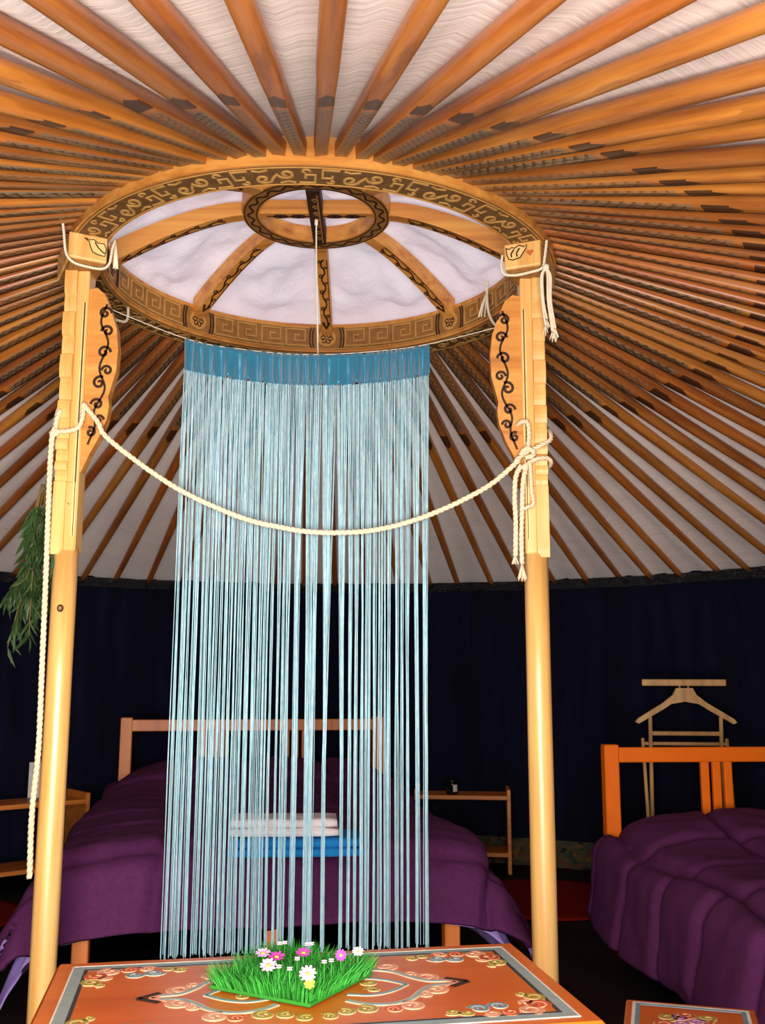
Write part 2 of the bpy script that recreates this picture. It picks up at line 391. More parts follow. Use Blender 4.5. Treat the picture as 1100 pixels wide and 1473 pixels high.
wall_cloth('baseboard_back', .1, 1.25, 400, 0.004, .16, .013, M['fringe'], R_WALL-.035, 3, 5)
# door frame round the opening behind the camera
mb = MB()
for a in (PI-da-.04, PI+da-.01):
    c = Vector((3.10*math.sin(a), 3.10*math.cos(a), 0)); mb.box((c.x-.04, c.y-.05, 0), (c.x+.04, c.y+.05, 1.62), M['bedwood'], .005)
mb.box((-.72, -3.14, 1.60), (.85, -3.04, 1.68), M['bedwood'], .005); tag(mb.build('door_1'), kind='structure')
# eave foil band
mb = MB(); vs = []; uv = []; n = 900; rows = 4
for i in range(n+1):
    a = 2*PI*i/n
    for j in range(rows+1):
        z = 1.652 + .058*j/rows; nz = noise.noise(Vector((a*40, j*1.9, 2))); r = 3.05 + .026*nz
        if j == 0: z += .008*noise.noise(Vector((a*9, 0, 7)))
        vs.append((r*math.sin(a), r*math.cos(a), z)); uv.append((a*3, z))
mb.add(vs, [(i*(rows+1)+j, (i+1)*(rows+1)+j, (i+1)*(rows+1)+j+1, i*(rows+1)+j+1) for i in range(n) for j in range(rows)], M['foil'], True)
tag(mb.build('trim_1', uv=uv), kind='structure')
# roof cloth
mb = MB(); vs = []; uv = []; n = 352; rows = 26
for i in range(n+1):
    a = 2*PI*i/n
    for j in range(rows+1):
        r = .86 + (3.14-.86)*j/rows
        sag = .012*math.cos((i/n*N_POLE)*2*PI)*min(1, (r-.8)/1.2) + .006*noise.noise(Vector((a*9, r*4, 0)))
        vs.append((r*math.sin(a), r*math.cos(a), roof_z(r)+.058+sag)); uv.append((a*2.2, r))
mb.add(vs, [(i*(rows+1)+j, i*(rows+1)+j+1, (i+1)*(rows+1)+j+1, (i+1)*(rows+1)+j) for i in range(n) for j in range(rows)], M['roof_cloth'], True)
ceil = tag(mb.build('ceiling', uv=uv), kind='structure')
# crown cover over the roof ring
mb = MB(); vs = []; uv = []; n = 240; rows = 24
for j in range(rows+1):
    r = .02 + .98*j/rows
    for i in range(n):
        a = 2*PI*i/n; x, y = r*math.sin(a), r*math.cos(a)
        z = 2.86 - .235*(r/.9)**2.2
        if r > .86: z = min(z, roof_z(r)+.085)
        z += -.038*abs(math.sin(a*4))**1.5*min(1, r/.5)*(1 if r < .75 else .3) + .045*noise.noise(Vector((x*6+9, y*6, 1)))*(r < .8) + .022*noise.noise(Vector((x*13, y*13, 4)))*(r < .8)
        vs.append((x, y, z)); uv.append((x, y))
mb.add(vs, [(j*n+i, j*n+(i+1) % n, (j+1)*n+(i+1) % n, (j+1)*n+i) for i in range(n) for j in range(rows)], M['crown_cloth'], True)
mb.build('crown_cloth', ceil, uv=uv)
# roof poles (uni): one mesh, squared and painted at the ring end, round and tapering towards the eave
def pole_mesh():
    mb = MB(); L = 2.39; ks = []
    for x, hw, hh, sq in ((0, .016, .017, 1), (.03, .0170, .019, 1), (.5, .0172, .020, 1), (.70, .0172, .020, 1), (.78, .0180, .020, .8), (.88, .0215, .021, .45), (1.0, .0220, .022, .25), (1.5, .0205, .0205, .1), (2.0, .0185, .0185, 0), (2.3, .0165, .0165, 0), (L, .014, .014, 0)):
        for j in range(12):
            a = 2*PI*(j+.5)/12; c, s_ = math.cos(a), math.sin(a); q = max(abs(c), abs(s_)); k = (1-sq) + sq/q*.98
            mb.v.append((x, hw*c*k, hh*s_*k))
        ks.append(x)
    K = len(ks); i0 = mb.mat(M['pole'])
    for i in range(K-1):
        for j in range(12): mb.f.append((i*12+j, i*12+(j+1) % 12, (i+1)*12+(j+1) % 12, (i+1)*12+j))
    mb.f.append(tuple(range(11, -1, -1))); mb.f.append(tuple((K-1)*12+j for j in range(12)))
    mb.mi = [0]*len(mb.f); mb.sm = [True]*(len(mb.f)-2) + [False]*2
    return fixn(mb.build('roof_pole', ceil))
pole0 = pole_mesh()
for i in range(N_POLE):
    o = pole0 if i == 0 else pole0.copy()
    if i: COL.objects.link(o); o.parent = ceil
    a = math.radians(1.0) + 2*PI*i/N_POLE + rng.normal(0, .0035)      # measured from -y towards +x
    d = Vector((math.sin(a), -math.cos(a), 0)); sl = math.atan(.382) + rng.normal(0, .004)
    xx = Vector((d.x*math.cos(sl), d.y*math.cos(sl), -math.sin(sl))); yy = Vector((-d.y, d.x, 0)); zz = xx.cross(yy)
    if zz.z < 0: yy = -yy; zz = xx.cross(yy)
    p = d*.835 + Vector((0, 0, 2.541 + rng.normal(0, .002))); roll = rng.normal(0, .10)
    y2 = yy*math.cos(roll) + zz*math.sin(roll); z2 = xx.cross(y2)
    o.matrix_world = Matrix(((xx.x, y2.x, z2.x, p.x), (xx.y, y2.y, z2.y, p.y), (xx.z, y2.z, z2.z, p.z), (0, 0, 0, 1)))
# ------------------------------------------------------------------ the crown (roof ring)
crown = thing('roof_ring', 'big carved round wooden crown ring where the roof poles meet', 'roof ring', (0, 0, Z_RING))
mb = MB(); mb.ring([(R_OUT, 0), (R_OUT, .125), (R_IN, .125), (R_IN, 0)], M['ring_wood'], 160, False); outer = fixn(mb.build('outer_ring', crown))
# stained underside field and its carved scroll line
mb = MB(); mb.ring([(.842, -.003), (.842, .001), (.742, .001), (.742, -.003)], M['ring_face'], 160, False)
under = lambda u, v, h: ((.792+v)*math.sin(u/.792), (.792+v)*math.cos(u/.792), -.003-h)
nm = 40; Lm = 2*PI*.792/nm
for i in range(nm):
    u0 = i*Lm; c = .008
    if i % 2 == 0:
        for sg in (1, -1):
            mb.ribbon([(u0+Lm*.5, 0)] + spiral(u0+Lm*(.5+sg*.27), -sg*.012, .026, PI if sg > 0 else 0, 1.35, sg), c, under, .0025, M['tan'])
            mb.ribbon([(u0+Lm*(.5+sg*.1), sg*.036), (u0+Lm*(.5+sg*.3), sg*.028), (u0+Lm*(.5+sg*.46), sg*.036)], .006, under, .0025, M['tan'])
    else:
        mb.ribbon([(u0+.006, .036), (u0+Lm*.42, .036), (u0+Lm*.42, -.008), (u0+Lm*.2, -.008), (u0+Lm*.2, .012)], c, under, .0025, M['tan'])
        mb.ribbon([(u0+Lm-.006, -.036), (u0+Lm*.58, -.036), (u0+Lm*.58, .008), (u0+Lm*.8, .008), (u0+Lm*.8, -.012)], c, under, .0025, M['tan'])
        mb.ribbon(spiral(u0+Lm*.2, -.026, .014, 0, .9, -1, 10), .006, under, .0025, M['tan'])
        mb.ribbon(spiral(u0+Lm*.8, .026, .014, PI, .9, -1, 10), .006, under, .0025, M['tan'])
for v in (-.047, .047): mb.ribbon([(t, v) for t in np.linspace(0, 2*PI*.792, 161)], .004, under, .002, M['tan2'])
mb.build('scroll_carving', outer)
# Greek key band on the inner face, medallions over each spoke
inner = lambda u, v, h: ((R_IN-.002-h)*math.sin(u/R_IN), (R_IN-.002-h)*math.cos(u/R_IN), v)
mb = MB(); mb.ring([(R_IN-.002, .012), (R_IN+.004, .012), (R_IN+.004, .112), (R_IN-.002, .112)], M['ring_inner'], 160, False)
seg = 2*PI*R_IN/8; pan = seg*.74
for i in range(8):
    uc = i*seg
    mb.disc((uc, .062), .040, .038, inner, .002, M['tan2'])
    for k in range(6):
        a = 2*PI*k/6; mb.ribbon(spiral(uc+.018*math.cos(a), .062+.018*math.sin(a), .013, a+PI, 1.0, 1, 9), .0045, inner, .0035, M['dark'])
    for sg in (-1, 1):
        for off in (.052, .064):
            mb.ribbon([(uc+sg*(off+.010*math.cos(t)), .062+.046*math.sin(t)) for t in np.linspace(-1.35, 1.35, 9)], .0055, inner, .003, M['dark'])
    p0 = uc + seg/2 - pan/2; q = pan/4; H = .072; z0 = .026
    for k in range(4):
        b = p0 + k*q
        K = [(0, 0), (0, 1), (.80, 1), (.80, .30), (.36, .30), (.36, .66), (.58, .66)]
        mb.ribbon([(b+q*(.06+x*.95), z0+H*y) for x, y in K], .0085, inner, .003, M['tan'])
        mb.ribbon([(b+q*.06, z0), (b+q*1.0, z0)], .007, inner, .003, M['tan'])
    mb.ribbon([(t, .108) for t in np.linspace(p0, p0+pan, 12)], .006, inner, .003, M['tan2'])
for v in (.014,): mb.ribbon([(t, v) for t in np.linspace(0, 2*PI*R_IN, 161)], .004, inner, .003, M['tan2'])
mb.build('key_carving', outer)
# small raised ring, cross bars and eight arched spokes
ZS = .262
mb = MB(); mb.ring([(.268, ZS), (.268, ZS+.062), (.205, ZS+.062), (.205, ZS)], M['ring_wood'], 96, False); small = fixn(mb.build('hub_ring', crown))
mb = MB(); mb.ring([(.264, ZS-.002), (.264, ZS+.001), (.210, ZS+.001), (.210, ZS-.002)], M['ring_inner'], 96, False)
un2 = lambda u, v, h: ((.237+v)*math.sin(u/.237), (.237+v)*math.cos(u/.237), ZS-.002-h)
L2 = 2*PI*.237
mb.ribbon([(t, (.009*math.sin(t/L2*2*PI*22))) for t in np.linspace(0, L2, 300)], .008, un2, .002, M['dark'])
for v in (-.022, .022): mb.ribbon([(t, v) for t in np.linspace(0, L2, 97)], .004, un2, .002, M['dark'])
mb.build('wave_carving', small)
mb = MB(); mb.box((-.215, -.022, ZS+.004), (.215, .022, ZS+.058), M['ring_wood'], .003); cb = mb.build('cross_bar', crown)
mb = MB(); fl = lambda u, v, h: (u, v, ZS+.003-h)
mb.ribbon([(-.18, 0), (.18, 0)], .005, fl, .002, M['dark'])
for cx in (-.13, -.065, .065, .13):
    mb.ribbon([(cx+.024*math.cos(t), .011*math.sin(t)) for t in np.linspace(0, 2*PI, 15)], .006, fl, .002, M['dark']); mb.disc((cx, 0), .007, .006, fl, .002, M['dark'], 8)
mb.build('chain_carving', cb)
mb = MB(); mb.box((-.024, -.215, ZS-.010), (.024, .215, ZS+.062), M['dark'], .003); cb2 = mb.build('cross_bar', crown)
mb = MB(); fl2 = lambda u, v, h: (v, u, ZS-.011-h)
mb.ribbon([(-.19, .0135), (.19, .0135)], .006, fl2, .002, M['ring_inner'])
for cx in (-.15, -.10, -.05, .0, .05, .10, .15):
    mb.ribbon(spiral(cx, .0, .013, 0, 1.2, 1, 12), .004, fl2, .002, M['ring_inner'])
mb.build('curl_carving', cb2)
def spoke_z(r): return .075 + .187*(1-((r-.26)/.474)**1.5)
for i in range(8):
    a = i*PI/4; mb = MB(); K = 14; hw = .0235; vs = []
    dr = Vector((math.sin(a), math.cos(a), 0)); sd = Vector((math.cos(a), -math.sin(a), 0))
    for j in range(K+1):
        r = .262 + (.736-.262)*j/K; z = spoke_z(r)-.004; h = .052 + .030*j/K
        for s_, zz in ((-hw, 0), (hw, 0), (hw, h), (-hw, h)): vs.append(dr*r + sd*s_ + Vector((0, 0, z+zz)))
    mb.add(vs, [(j*4+q, j*4+(q+1) % 4, j*4+4+(q+1) % 4, j*4+4+q) for j in range(K) for q in range(4)] + [(3, 2, 1, 0), (K*4, K*4+1, K*4+2, K*4+3)], M['ring_wood'])
    sp = fixn(mb.build('spoke', crown)); mb = MB()
    mp = lambda u, v, h: tuple(dr*u + sd*v + Vector((0, 0, spoke_z(u)-.0045-h)))
    mb.ribbon([(t, .007*math.sin((t-.3)*74)) for t in np.linspace(.33, .67, 50)], .006, mp, .002, M['dark'])
    for k in range(8): mb.ribbon(spiral(.345+k*.042, .008*(1 if k % 2 else -1), .010, PI/2*(k % 2), 1.1, 1 if k % 2 else -1, 9), .0045, mp, .002, M['dark'])
    mb.ribbon([(.665, -.014), (.695, 0), (.665, .014)], .012, mp, .002, M['dark'])
    mb.ribbon([(t, .018) for t in np.linspace(.33, .66, 12)], .003, mp, .002, M['dark'])
    mb.build('vine_carving', sp)
# ------------------------------------------------------------------ posts
def post(px, py, sg, brot, label, right):
    # sg = +1 when the other post lies towards +x
    t = thing('support_post', label, 'post', (px, py, 0))
    mb = MB(); mb.lathe([(.034, 0), (.037, .01), (.0385, .5), (.0375, 1.1), (.0375, 1.50)], M['pine'], 28); mb.build('lower_shaft', t)
    up = MB(); mx = lambda x: sg*x
    # outer strip with stepped front, side profile (y, z) extruded across x
    prof = [(-.036, 1.475), (-.0385, 1.50), (-.0385, 1.70)]
    for z0, z1, d in ((1.70, 1.735, .010), (1.735, 1.765, .001), (1.765, 1.80, .009), (1.80, 1.835, -.001), (1.835, 1.90, .004), (1.90, 1.96, -.004), (1.96, 2.03, .006), (2.03, 2.11, -.006), (2.11, 2.17, .005), (2.17, 2.25, -.004), (2.25, 2.31, .006), (2.31, 2.40, -.003)):
        for q in np.linspace(0, 1, 5): prof.append((-.0385 - d*(-1) - .004*math.sin(PI*q), z0+(z1-z0)*(.04+.92*q)))
    prof += [(.036, 2.40), (.036, 1.475)]
    P = [(y, z) for y, z in prof]
    vs = [(mx(-.038), y, z) for y, z in P] + [(mx(.000), y, z) for y, z in P]; k = len(P)
    up.add(vs, [tuple(range(k)), tuple(range(2*k-1, k-1, -1))] + [(i, i+k, (i+1) % k + k, (i+1) % k) for i in range(k)], M['pine'])
    up.box((min(mx(0), mx(.037)), -.034, 1.485), (max(mx(0), mx(.037)), .034, 2.40), M['pine'], .003)
    up.box((min(mx(-.0), mx(.034)), -.0375, 1.485), (max(mx(0), mx(.034)), -.03, 1.70), M['pine'], .003)
    u = fixn(up.build('upper_shaft', t))
    mb = MB(); fr = lambda a, b, h: (mx(a), -.0342-h, b)
    for x in (.024, .032): mb.ribbon([(x, 1.53), (x, 2.28)], .0028, fr, .004, M['gold'])
    mb.ribbon([(.028, 1.53), (.028, 2.28)], .0022, fr, .0036, M['dark'])
    mb.build('gold_lines', u)
    # carved wing board on the inner side
    mb = MB(); W = [(.036, 2.33), (.060, 2.335), (.085, 2.315), (.104, 2.27), (.128, 2.20), (.136, 2.13), (.133, 2.06), (.118, 2.00), (.112, 1.975), (.116, 1.945), (.110, 1.90), (.090, 1.845), (.062, 1.79), (.048, 1.755), (.036, 1.73)]
    wf = lambda a, b, d: (mx(a), d, b)
    mb.prism(W, -.022, .016, wf, M['ring_wood']); wg = fixn(mb.build('carved_wing', t)); mb = MB(); wr = lambda a, b, h: (mx(a), -.022-h, b)
    for c in ((.090, 2.25, .022, 0, 1), (.100, 2.19, .020, PI, -1), (.092, 2.12, .022, 0, 1), (.104, 2.06, .018, PI, -1), (.082, 2.02, .022, 1, 1), (.078, 1.95, .020, PI, -1), (.086, 1.90, .016, 0, 1), (.062, 1.86, .017, 2, -1)):
        mb.ribbon(spiral(c[0], c[1], c[2], c[3], 1.25, c[4], 16), .009, wr, .0015, M['dark'])
    mb.ribbon([tuple(p)[:2] for p in smooth_curve([(.095, 2.28, 0), (.078, 2.22, 0), (.104, 2.15, 0), (.08, 2.07, 0), (.10, 2.0, 0), (.07, 1.93, 0), (.075, 1.88, 0), (.055, 1.82, 0)], 6)], .007, wr, .0015, M['dark'])
    mb.build('scroll_paint', wg)
    # capital block under the ring, turned along the ring's tangent
    R = Matrix.Rotation(brot, 4, 'Z'); mb = MB(); hw = .059
    mb.box((-hw, -.095, 2.402), (hw, .12, 2.488), M['pine'], .003, R); mb.box((-hw+.006, -.087, 2.386), (hw-.006, .112, 2.402), M['ring_inner'], .003, R)
    cp = mb.build('capital', t); mb = MB(); cf = lambda a, b, h: tuple(R @ Vector((a, -.0952-h, b)))
    mb.ribbon([(-hw+.004, 2.406), (hw-.004, 2.406)], .004, cf, .0015, M['gold'])
    if right:
        lot = [(-.052, 2.474), (-.042, 2.468), (-.034, 2.474), (-.024, 2.470), (-.010, 2.478), (.006, 2.470), (.016, 2.476), (.012, 2.462), (.002, 2.448), (-.006, 2.436), (-.030, 2.431), (-.044, 2.436), (-.050, 2.452)]
        mb.prism(lot, 0, .0008, cf, M['cream']); mb.ribbon(lot+lot[:1], .0035, cf, .0016, M['dark'])
        for q in ([(-.026, 2.466), (-.036, 2.452), (-.034, 2.440)], [(-.008, 2.468), (-.018, 2.452), (-.016, 2.440)]): mb.ribbon(q, .005, cf, .0016, M['dark'])
        mb.prism([(.012, 2.452), (.020, 2.458), (.026, 2.454), (.032, 2.458), (.038, 2.452), (.026, 2.436)], 0, .0012, cf, M['red_paint'])
    else:
        lot = [(-.012, 2.474), (.004, 2.470), (.016, 2.474), (.030, 2.464), (.048, 2.466), (.056, 2.450), (.052, 2.424), (.030, 2.426), (.014, 2.432), (.006, 2.450), (.002, 2.464)]
        mb.prism(lot, 0, .0008, cf, M['cream']); mb.ribbon(lot+lot[:1], .003, cf, .0016, M['dark'])
        mb.ribbon([(.020, 2.466), (.030, 2.450), (.044, 2.438), (.052, 2.434)], .004, cf, .0016, M['dark'])
    mb.build('lotus_paint', cp)
    if not right:
        mb = MB(); kf = lambda a, b, h: (a, -.0365-h, b)
        mb.disc((.004, 1.31), .010, .012, kf, .0025, M['dark'], 12); mb.disc((.004, 1.31), .005, .006, kf, .0035, M['ring_inner'], 10); mb.build('wood_knot', t)
    return t
PL = (-.733, -.33); PR = (.723, -.28)
post(PL[0], PL[1], 1, math.radians(27), 'varnished pine post with a dark knot and long rope tail, leafy twigs behind it', False)
post(PR[0], PR[1], -1, math.radians(-22), 'varnished pine post with a red heart painted on its top block, by the red rug', True)
# ------------------------------------------------------------------ string curtain
cur = thing('string_curtain', 'aqua string curtain with a gathered teal satin band hanging between the posts', 'curtain', (0, -.30, 0))
def band_top(x): return 2.180 - .048*(1-(x/.40)**2) + (.004 if x < 0 else -.012)*abs(x)/.4
mb = MB(); vs = []; n = 420
for i in range(n+1):
    x = -.400 + .792*i/n
    g = .015*math.sin(x*165+3.6*math.sin(x*19+1)) + .0035*math.sin(x*61+2) + .003*noise.noise(Vector((x*60, 0, 3)))
    for j in range(9):
        v = j/8; z = band_top(x) - (.104+.25*g)*v; y = g*(.45+.9*v) + .004*noise.noise(Vector((x*45, v*2.5, 8)))
        vs.append((x, y-.003, z))
mb.add(vs, [(i*9+j, i*9+j+1, (i+1)*9+j+1, (i+1)*9+j) for i in range(n) for j in range(8)], M['curtain_band'], True)
bd = mb.build('header_band', cur); md = bd.modifiers.new('thick', 'SOLIDIFY'); md.thickness = .004
mb = MB(); ns = 335; x0, x1 = -.398, .390
cl = []; xx = x0
while xx < x1: cl.append(xx); xx += rng.choice([.005, .008, .011, .015] if xx < -.10 else [.006, .010, .014, .020, .026])*rng.uniform(.7, 1.3)
cl = np.array(cl)
for gx in (-.012, .045, .082): cl = cl[np.abs(cl-gx) > .010]
for i in range(ns):
    xt = x0 + (x1-x0)*(i+.5)/ns + rng.normal(0, .0006); k = np.abs(cl-xt).argmin(); xb = cl[k] + rng.normal(0, .0028)
    if abs(xb-xt) > .03: xb = xt
    zt = band_top(xt)-.101; zb = .305 + .03*(xt+.4)/.8 + rng.normal(0, .006); yt = rng.normal(0, .003); yb = rng.normal(0, .008); ph = rng.uniform(0, 6)
    pts = []
    for v in (0, .12, .25, .45, .7, 1):
        s_ = min(1, v/.62)**1.15; pts.append((xt+(xb-xt)*s_ + .0012*math.sin(v*9+ph), yt+(yb-yt)*v, zt+(zb-zt)*v))
    mb.tube(pts, .00112, M['strings'], 4, False)
tag(mb.build('strings', cur), kind='stuff')
# thread the curtain hangs from
mb = MB(); mb.tube(smooth_curve([(-.700, -.31, 2.305), (-.393, -.302, 2.184), (-.2, -.30, 2.148), (0, -.30, 2.132), (.2, -.30, 2.142), (.391, -.302, 2.168), (.690, -.29, 2.250)], 8), .0014, M['thread'], 5)
tag(mb.build('curtain_thread'), 'thin white thread strung between the two posts, carrying the string curtain', 'thread')
# ------------------------------------------------------------------ ropes
sw = thing('swag_rope', 'thick twisted cotton rope swagged between the posts across the string curtain', 'rope', (0, 0, 0))
mb = MB()
rope(mb, [(-.690, -.378, 1.945), (-.640, -.39, 1.885), (-.597, -.39, 1.824), (-.398, -.385, 1.682), (-.204, -.38, 1.592), (-.076, -.38, 1.558), (.052, -.38, 1.541), (.221, -.375, 1.550), (.391, -.37, 1.600), (.562, -.36, 1.686), (.668, -.35, 1.775)], .0085, M['rope'])
mb.build('hanging_span', sw)
mb = MB(); rope(mb, [(-.690, -.376, 1.947), (-.688, -.382, 1.905), (-.698, -.386, 1.868), (-.728, -.386, 1.856), (-.765, -.380, 1.857), (-.781, -.36, 1.87), (-.778, -.345, 1.93), (-.780, -.30, 1.95), (-.735, -.272, 1.955), (-.690, -.30, 1.95), (-.682, -.345, 1.945)], .0075, M['rope'])
rope(mb, [(-.760, -.378, 1.925), (-.768, -.384, 1.89), (-.770, -.386, 1.860), (-.782, -.384, 1.850), (-.768, -.390, 1.842), (-.757, -.390, 1.858)], .008, M['rope'])
mb.build('post_loop', sw)
mb = MB(); rope(mb, [(-.770, -.39, 1.862), (-.777, -.390, 1.83), (-.778, -.388, 1.7), (-.773, -.386, 1.45), (-.768, -.386, 1.15), (-.764, -.386, .9), (-.772, -.386, .72), (-.768, -.386, .535)], .0088, M['rope'])
mb.build('long_tail', sw)
mb = MB()
rope(mb, [(.655, -.35, 1.772), (.69, -.345, 1.80), (.715, -.345, 1.812), (.745, -.34, 1.828), (.770, -.325, 1.845), (.776, -.30, 1.87), (.774, -.25, 1.895), (.725, -.222, 1.90), (.675, -.25, 1.90), (.672, -.32, 1.90), (.695, -.342, 1.90), (.700, -.348, 1.86), (.694, -.35, 1.805)], .0075, M['rope'])
rope(mb, [(.670, -.352, 1.79), (.690, -.357, 1.81), (.712, -.352, 1.80), (.706, -.358, 1.785), (.685, -.357, 1.782)], .0085, M['rope'])
rope(mb, [(.664, -.35, 1.745), (.69, -.35, 1.760), (.72, -.347, 1.778), (.755, -.335, 1.784), (.772, -.31, 1.778), (.772, -.25, 1.775), (.725, -.222, 1.775)], .0075, M['rope'])
mb.build('knot_loop', sw)
mb = MB()
def fray(mb, p, L, m, k=14, sp=.011):
    for i in range(k):
        a = rng.uniform(0, 6.28); mb.tube([p, (p[0]+math.cos(a)*sp*.5, p[1]+math.sin(a)*sp*.5, p[2]-L*.5), (p[0]+math.cos(a)*sp, p[1]+math.sin(a)*sp, p[2]-L*rng.uniform(.8, 1.1))], .0016, m, 4)
rope(mb, [(.672, -.352, 1.758), (.655, -.354, 1.72), (.650, -.354, 1.66), (.652, -.352, 1.58), (.650, -.352, 1.50), (.648, -.352, 1.475)], .0082, M['rope']); fray(mb, (.648, -.352, 1.48), .03, M['rope'])
rope(mb, [(.690, -.354, 1.762), (.676, -.358, 1.70), (.672, -.358, 1.62), (.668, -.358, 1.53), (.668, -.358, 1.45)], .0078, M['rope']); fray(mb, (.668, -.358, 1.455), .055, M['rope'], 20, .014)
rope(mb, [(.700, -.356, 1.765), (.702, -.36, 1.68), (.706, -.36, 1.635), (.690, -.36, 1.625), (.678, -.36, 1.618)], .0058, M['rope'])
mb.build('loose_tails', sw)
# cords tied round the capitals and the ring
def cap_point(P, ang, x, y, z): v = Matrix.Rotation(ang, 4, 'Z') @ Vector((x, y, 0)); return (P[0]+v.x, P[1]+v.y, z)
A = math.radians(27); c_ = lambda x, y, z: cap_point(PL, A, x, y, z)
lc = thing('capital_cord', 'pale cord slung under the left top block, short tassel on its inner side', 'cord', PL + (0,), group=None)
inv = lambda pts, P: [(p[0]-P[0], p[1]-P[1], p[2]) for p in pts]
mb = MB(); rope(mb, inv([c_(-.085, -.10, 2.525), c_(-.078, -.104, 2.48), c_(-.068, -.106, 2.41), c_(-.045, -.105, 2.383), c_(0, -.104, 2.376), c_(.045, -.105, 2.378), c_(.066, -.104, 2.40), c_(.074, -.10, 2.45), c_(.084, -.09, 2.486)], PL), .0045, M['cord']); mb.build('loop', lc)
mb = MB(); p = c_(.086, -.088, 2.486)
for i in range(9): dx = rng.normal(.006, .006); mb.tube(inv([p, (p[0]+dx*.6, p[1]-.004, p[2]-.05), (p[0]+dx, p[1]-.004, p[2]-.085-rng.uniform(0, .012))], PL), .0022, M['cord'], 5)
mb.build('tassel', lc)
A2 = math.radians(-22); c2 = lambda x, y, z: cap_point(PR, A2, x, y, z)
rc = thing('capital_cord', 'pale cord slung under the heart painted block, long knotted tassel outside it', 'cord', PR + (0,))
mb = MB(); rope(mb, inv([c2(-.066, -.09, 2.455), c2(-.066, -.104, 2.41), c2(-.056, -.107, 2.383), c2(-.02, -.106, 2.374), c2(.03, -.106, 2.377), c2(.066, -.104, 2.386), c2(.074, -.10, 2.42), c2(.082, -.10, 2.478)], PR), .0048, M['cord']); mb.build('loop', rc)
mb = MB(); p = c2(.078, -.105, 2.385); mb.lathe([(.004, -.012), (.011, -.006), (.012, .004), (.005, .012)], M['cord'], 8, inv([p], PR)[0])
for dx, L in ((-.016, .19), (-.011, .17), (.004, .21), (.010, .215), (.015, .2)):
    q = inv([p, (p[0]+dx, p[1], p[2]-.03), (p[0]+dx*.9, p[1], p[2]-.11), (p[0]+dx+.010, p[1], p[2]-L)], PR); rope(mb, q, .0034, M['cord']); fray(mb, q[-1], .03, M['cord'], 7, .008)
mb.build('tassel', rc)
mb = MB(); rope(mb, [(-.722, .19, 2.60), (-.725, .20, 2.55), (-.722, .21, 2.46), (-.728, .20, 2.428), (-.75, .18, 2.424), (-.775, .16, 2.43)], .0055, M['cord'])
tag(mb.build('ring_cord'), 'short pale cord hooked down from the ring above the left carved wing', 'cord')
mb = MB(); rope(mb, [(.640, .22, 2.60), (.636, .21, 2.53), (.644, .205, 2.46), (.668, .20, 2.415), (.705, .19, 2.40)], .0055, M['cord'])
for i in range(6): dx = rng.normal(-.012, .007); mb.tube([(.632, .205, 2.545), (.628+dx*.6, .20, 2.50), (.622+dx, .20, 2.447+rng.uniform(0, .02))], .0024, M['cord'], 5)
tag(mb.build('ring_cord'), 'frayed pale cord hanging off the ring above the right carved wing', 'cord')
mb = MB(); rope(mb, [(0, .0, 2.735), (.002, 0, 2.60), (.008, 0, 2.42), (.012, 0, 2.235)], .0032, M['cord']); 
mb.lathe([(.0, -.02), (.007, -.012), (.006, .006), (.010, .012), (.0, .016)], M['cord'], 8, (0, 0, 2.735))
tag(mb.build('hub_cord'), 'thin twisted cord dangling from the small raised ring in the middle', 'cord')
# ------------------------------------------------------------------ leafy twigs behind the left post
tw = thing('leafy_twigs', 'bunch of green willowy twigs hanging head down behind the post with the knot', 'plant', (-.828, -.275, 1.69))
mb = MB(); lf = MB()
def leaf(mb, p, d, L, wd, m):
    d = Vector(d).normalized(); s_ = d.cross(Vector((rng.normal(), rng.normal(), rng.normal()))).normalized(); nrm = d.cross(s_); p = Vector(p)
    vs = [p, p+d*L*.35+s_*wd+nrm*.002, p+d*L*.35-s_*wd+nrm*.002, p+d*L*.7+s_*wd*.7-nrm*.002, p+d*L*.7-s_*wd*.7-nrm*.002, p+d*L-nrm*.008, p+d*L*.35-nrm*.003, p+d*L*.7-nrm*.006]
    mb.add(vs, [(0, 1, 6), (0, 6, 2), (1, 3, 7, 6), (6, 7, 4, 2), (3, 5, 7), (7, 5, 4)], m)
for i in range(13):
    tx = rng.uniform(-.075, .045); bx = tx*1.15 + rng.normal(-.015, .02); by = rng.normal(0.02, .03); L = rng.uniform(.28, .50)
    pts = [Vector(p) for p in smooth_curve([(.0+tx*.2, 0, .02), (tx*.7, by*.5, -.12), (tx, by, -.27), (bx, by, -L)], 8)]
    mb.tube(pts, .0016, M['stem'], 5)
    for q in pts[4::1]:
        for _ in range(2):
            leaf(lf, q, (rng.normal(0, .45), rng.normal(0, .4), -1), rng.uniform(.045, .085), rng.uniform(.0045, .008), M['leaf'])
for p, d in (((.065, -.08, -.02), (.6, -.1, -.6)), ((.06, -.085, -.10), (.35, 0, -1)), ((.055, -.08, -.20), (.25, 0, -1)), ((.05, -.08, -.23), (.3, 0, -1)), ((.045, -.08, -.33), (.2, 0, -1))):
    for _ in range(2): leaf(lf, p, (d[0]+rng.normal(0, .1), d[1], d[2]), .065, .007, M['leaf'])
mb.tube([(.02, -.02, .0), (.065, -.08, -.02), (.06, -.083, -.1), (.055, -.083, -.22), (.045, -.08, -.34)], .0012, M['stem'], 5)
mb.tube([(0, 0, .03), (.04, 0, .045), (.08, .0, .04)], .003, M['stem'], 6)
mb.build('twigs', tw); tag(lf.build('leaves', tw), kind='stuff')
